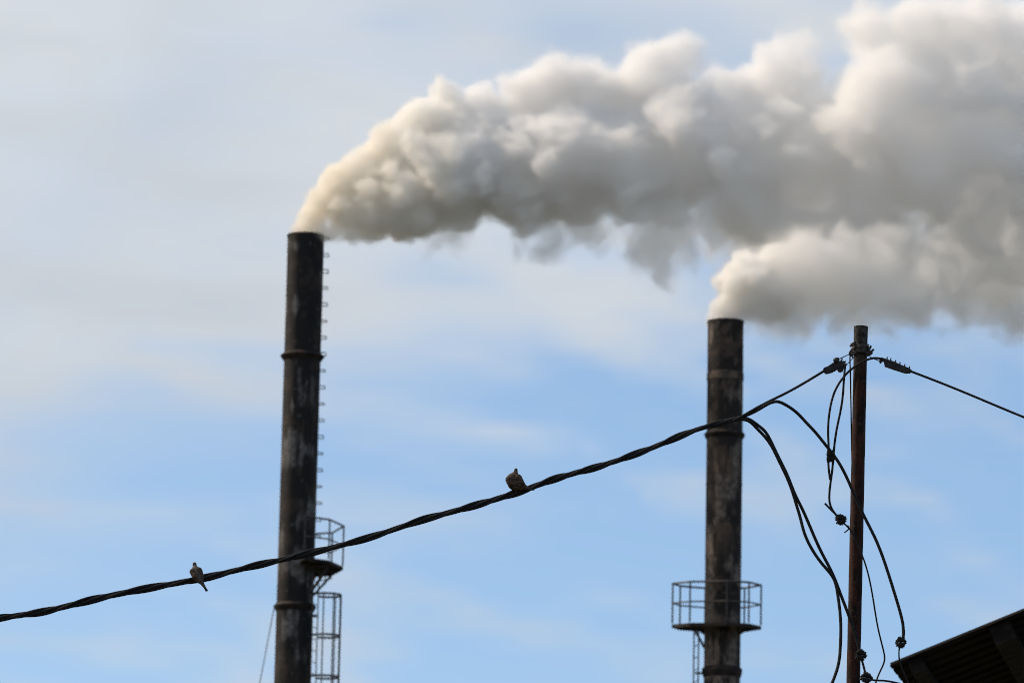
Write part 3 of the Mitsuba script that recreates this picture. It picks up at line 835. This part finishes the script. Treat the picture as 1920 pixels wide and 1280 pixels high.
drop('drop_wire', 'thin wire below the hanging spiky connector, crossing in front of the roof corner', [(1690, 1200), (1686, 1216), (1687, 1239), (1692.5, 1256), (1703, 1280), (1730, 1340)], 0.0042, 25.49)
drop('drop_wire', 'short wire joining the two spiky connectors at the foot of the pole', [(1613, 1226, 25.5), (1617, 1240, 25.5), (1622, 1259, 25.5), (1625, 1270, 25.5)], 0.0062, 25.5, 24)
drop('drop_wire', 'black wire leaving the lowest spiky connector to the right along the bottom edge', [(1612, 1273, 25.52), (1624, 1271, 25.5), (1636, 1273.8, 25.5), (1655, 1275, 25.5), (1682, 1279.5, 25.5), (1740, 1295, 25.5), (1900, 1360, 25.5)], 0.0052, 25.5, 40)
drop('earth_wire', 'thin straight black wire hugging the left side of the pole below its top', [(1594, 664, 25.57), (1593.6, 672, 25.575), (1594.2, 691.6, 25.58), (1595, 732, 25.585), (1595.8, 773, 25.6), (1596.6, 824, 25.62), (1598, 900, 25.646), (1597, 1280, 25.65)], 0.0038, 25.6)


def connector(px, py, Y, w, h, label, seed, spiky=True):
    """An insulation piercing connector: two ridged jaws, a clamping bolt and stub caps, sizes in pixels."""
    c = thing('cable_connector', label, 'connector', None)
    rr = np.random.default_rng(seed)
    o = at(px, py, Y)
    w, h = w * MP, h * MP
    d = 0.034
    ang = rr.uniform(-0.25, 0.25)
    R = trimesh.transformations.rotation_matrix(ang, [0, 1, 0])

    def place(m):
        m.apply_transform(R)
        m.apply_translation(o)
        return m
    gap = 0.03 if spiky else 0.01
    for s in (-1, 1):
        b = m3.Manifold.batch_hull([m3.Manifold.sphere(0.006, 12).translate((x * (w * (0.36 if spiky else 0.5) - 0.006) * f, y * (d / 2 - 0.006), s * (h * gap + 0.006 + z * (h * 0.40 - 0.012)))) for x in (-1, 1) for y in (-1, 1) for z, f in ((0, 1), (1, 0.75 if spiky else 1))])
        obj('jaw', place(tri(b)), 'connector_plastic', c)
    m = trimesh.creation.cylinder(0.006, h * 1.06, sections=10)
    obj('bolt', place(m), 'bolt_steel', c)
    if spiky:
        for k in range(17):
            a = 2 * math.pi * (k + rr.uniform(-0.25, 0.25)) / 17
            x, z = math.cos(a) * w * 0.42, math.sin(a) * h * 0.42
            L = rr.uniform(0.002, 0.0085)
            y = rr.uniform(-0.014, 0.014)
            obj('ridge', place(sweep([(x * 0.6, y, z * 0.6), (x * 0.95 + math.cos(a) * L * .5, y, z * 0.95 + math.sin(a) * L * .5), (x + math.cos(a + .4) * L, y, z + math.sin(a + .4) * L), (x * 1.03 + math.cos(a + .6) * L, y, z * 1.03 + math.sin(a + .6) * L)], [0.0066, 0.0054, 0.0042, 0.0015], 7)), 'connector_plastic', c)
    else:
        for s in (-1, 1):
            for x in (-0.3, 0.3):
                m = sweep([(x * w, 0, s * h * 0.4), (x * w, 0, s * h * 0.58)], 0.007, 9)
                obj('collar', place(m), 'connector_plastic', c)
    return c


connector(1557.5, 855, 25.497, 15.5, 21, 'square black block connector clamping the two jumper wires left of the pole', 1, spiky=False)
connector(1576.3, 973.5, 25.5, 21, 20, 'spiky black connector touching the left side of the pole at mid height', 2)
connector(1689, 1203.5, 25.48, 20, 21, 'spiky black connector hanging in the open just above the roof corner', 3)
connector(1613.5, 1227, 25.485, 22, 20, 'spiky black connector against the lower pole, above the lowest one', 4)
connector(1624.5, 1269.5, 25.485, 24, 20, 'lowest spiky black connector at the foot of the pole', 5)
drop('wire_stub', 'small cut wire tail under the spiky connector at mid height of the pole', [(1588, 984.5), (1592, 989), (1588.5, 994), (1583, 998)], 0.0035, 25.49, 14)

# ------------------------------------------------------------------ doves
scene['dove_back'] = principled(lambda p, n, uv: mikit.mix((0.02, 0.015, 0.012), (0.09, 0.062, 0.046), mikit.smoothstep(0.35, 0.7, mikit.fbm(p.x * 70, p.y * 70, p.z * 240, 2))), 0.85, specular=0.2)
scene['dove_grey'] = principled(lambda p, n, uv: mikit.mix((0.03, 0.029, 0.027), (0.09, 0.083, 0.073), mikit.smoothstep(0.3, 0.7, mikit.fbm(p.x * 140, p.y * 140, p.z * 260, 3))), 0.85, specular=0.2)
scene['dove_dark'] = principled((0.02, 0.019, 0.02), 0.8, specular=0.2)
scene['dove_eye'] = principled((0.01, 0.008, 0.008), 0.15, specular=0.5)
scene['dove_leg'] = principled((0.28, 0.12, 0.10), 0.6)


def dove(label, mat, Y, chain, wings, tailend, beak, eyes, feet):
    b = thing('dove', label, 'bird', 'doves on the cable')
    pt = lambda x, y, dz: at(x, y, Y + dz * MP)
    man = blob([[(*pt(x, y, dz), r * MP) for x, y, dz, r in chain]])
    man = man.refine_to_length(0.004)
    m = tri(man)
    trimesh.smoothing.filter_taubin(m, 0.5, 0.53, 14)
    nz = (meshkit.fbm(m.vertices * np.array([110, 110, 260]), 3, seed=2) - 0.5) * 0.0010
    m.vertices += m.vertex_normals * nz[:, None]
    obj('body', m, mat, b, smooth=70)
    for wg in wings:
        man = blob([[(*pt(x, y, dz), r * MP) for x, y, dz, r in wg]]).refine_to_length(0.004)
        w = tri(man)
        trimesh.smoothing.filter_taubin(w, 0.5, 0.53, 8)
        obj('wing', w, 'dove_back', b, smooth=70)
    t = [pt(*q) for q in tailend]
    feathers = []
    for k in (-1, 0, 1):
        side = np.array([1, 0, 0.3]) * k * 0.0035
        feathers.append(bar(t[0] + side * 0.6, t[1] + side, 0.006, 0.003, up=(0, 1, 0)))
    for f in feathers:
        obj('tail_feather', f, 'dove_dark', b, smooth=False)
    q = [pt(*x) for x in beak]
    obj('beak', sweep(q, [0.0026, 0.0018, 0.0006], 8), 'dove_dark', b)
    for e in eyes:
        s = trimesh.creation.icosphere(2, 0.0022)
        s.apply_translation(pt(*e))
        obj('eye', s, 'dove_eye', b)
    for f in feet:
        a, c = pt(*f[0]), pt(*f[1])
        obj('leg', cat(sweep([a, c], 0.0022, 6), *[sweep([c, c + np.array([dx, dy, -0.002]), c + np.array([dx * 1.5, dy * 1.5, -0.007])], 0.0016, 6) for dx, dy in ((-.009, -.004), (0, -.011), (.009, -.004), (0, .01))]), 'dove_leg', b)
    return b


Yb = depth(368)
dove('slim grey dove with long tail hanging below the cable, left of the taller chimney', 'dove_grey', Yb,
     [(364.8, 1057.0, 1.0, 3.7), (365.2, 1061.5, 0.6, 3.6), (366.2, 1066, -0.5, 6.2), (367.6, 1072.5, -2.0, 10.6), (370.6, 1079.5, -5.0, 10.4), (375.5, 1087, -9.0, 6.4), (379.0, 1093, -11, 3.4), (383.5, 1100, -12, 2.4)],
     [[(372.5, 1069.5, -6, 6.8), (377, 1079, -9.5, 5.2), (380.5, 1088, -12, 2.2)], [(361.5, 1071, -7, 6.0), (366.5, 1080, -11.5, 5.5), (375, 1090, -14, 2.0)]],
     [(380.5, 1095, -12), (388.0, 1107.5, -14)],
     [(363.8, 1057.8, 3.5), (363.0, 1058.4, 5.6), (362.6, 1058.9, 7.0)], [(361.9, 1056.4, 2.4), (368.0, 1056.6, 2.2)], [((364.5, 1080, 1), (364.0, 1083.5, 0.5)), ((370.5, 1079, 1), (370.5, 1082, 0.5))])
Yb2 = depth(966)
dove('plump brown barred dove perched on the cable midway between the two chimneys', 'dove_back', Yb2,
     [(967.4, 880.6, -1.0, 3.3), (967.0, 885.0, -0.5, 3.5), (965.6, 890.5, 0, 6.8), (963.0, 900.0, -1, 14.2), (965.5, 905.0, -2, 14.2), (974.0, 908.5, -4, 9.6), (984.0, 913.0, -6, 4.8), (991, 916.0, -7, 3.0)],
     [[(971.0, 896.5, -8, 8.2), (976.5, 904, -9.5, 6.4), (984, 911, -8.5, 2.6)], [(956.0, 899, -8, 8.4), (959.0, 906, -10, 7.0), (968, 914, -11, 2.4)]],
     [(987, 913.5, -7), (1001.0, 918.2, -8)],
     [(967.2, 882.2, -4.0), (967.2, 883.2, -6.2), (967.2, 884.0, -7.6)], [(964.9, 880.0, -3.0), (969.7, 880.0, -3.0)], [((961.0, 914, 0), (960.0, 921.5, 0)), ((967.5, 915, 0), (967.0, 919.5, 0))])

# ------------------------------------------------------------------ shed roof at the lower right
shed = thing('shed_roof', 'dark corrugated roof corner of a shed seen from below at the lower right', 'roof')
R0 = at(1668, 1247, 45.0)          # the wire under the hanging connector passes in front of it
ev = np.array([0.18, 1.0, 0.0])
ev /= np.linalg.norm(ev)
hz = np.array([1.0, -0.18, 0.0])
hz /= np.linalg.norm(hz)
sl = math.radians(22.4)
rk = hz * math.cos(sl) + np.array([0, 0, 1.0]) * math.sin(sl)
nr = np.cross(rk, ev)
nr = nr if nr[2] > 0 else -nr
RP = lambda u, v, w=0.0: R0 + rk * u + ev * v + nr * w           # u up the slope, v along the eave, w above
PITCH_R = 0.45
for k in range(11):
    v0 = k * 5 * PITCH_R
    prof = []
    for j in range(5):
        q = v0 + j * PITCH_R
        prof += [(q, 0), (q + 0.24, 0), (q + 0.28, 0.065), (q + 0.385, 0.065), (q + 0.425, 0)]
    prof += [(v0 + 5 * PITCH_R + 0.05, 0)]
    lift = 0.0025 * (k % 2)
    us = np.linspace(0, 18.0, 13)
    V = []
    for th in (0, 0.0012):
        for u in us:
            V += [RP(u, v, w + lift + th) for v, w in prof]
    V = np.array(V)
    m_, n_ = len(us), len(prof)
    fcs = []
    for l in (0, 1):
        for i in range(m_ - 1):
            for j in range(n_ - 1):
                a = l * m_ * n_ + i * n_ + j
                f = [a, a + 1, a + n_ + 1, a + n_]
                fcs.append(f if l else f[::-1])
    obj('roof_sheet', (V, np.array(fcs)), 'roof_sheet', shed, smooth=False)
for u, wd, hg in ((0.225, 0.13, 0.14), (1.08, 0.2, 0.18), (3.0, 0.16, 0.16), (5.0, 0.16, 0.16), (7.2, 0.16, 0.16), (9.6, 0.16, 0.16), (12.0, 0.16, 0.16), (14.7, 0.16, 0.16), (17.4, 0.16, 0.16)):
    obj('purlin', bar(RP(u, 0.12, -hg / 2 - 0.004), RP(u, 24.5, -hg / 2 - 0.004), wd, hg, up=nr), 'roof_timber', shed, smooth=False)
for v in (1.0, 8.6, 16.2, 24.0):
    obj('rafter', bar(RP(1.26, v, -0.34), RP(17.7, v, -0.34), 0.18, 0.3, up=nr), 'roof_timber', shed, smooth=False)
    for u in (3.3, 16.8):
        a = RP(u, v, -0.5)
        obj('post', bar((a[0], a[1], 0), a, 0.25), 'roof_timber', shed, smooth=False)
a, b = RP(3.3, 24.3, 0), RP(16.8, 24.3, 0)
wl = trimesh.convex.convex_hull(np.array([[q[0], q[1] + e, z] for q in (a, b) for e in (0.14, 0.34) for z in (0.0, q[2] - 0.62)]))
obj('back_wall', wl, 'shed_wall', shed, smooth=False)
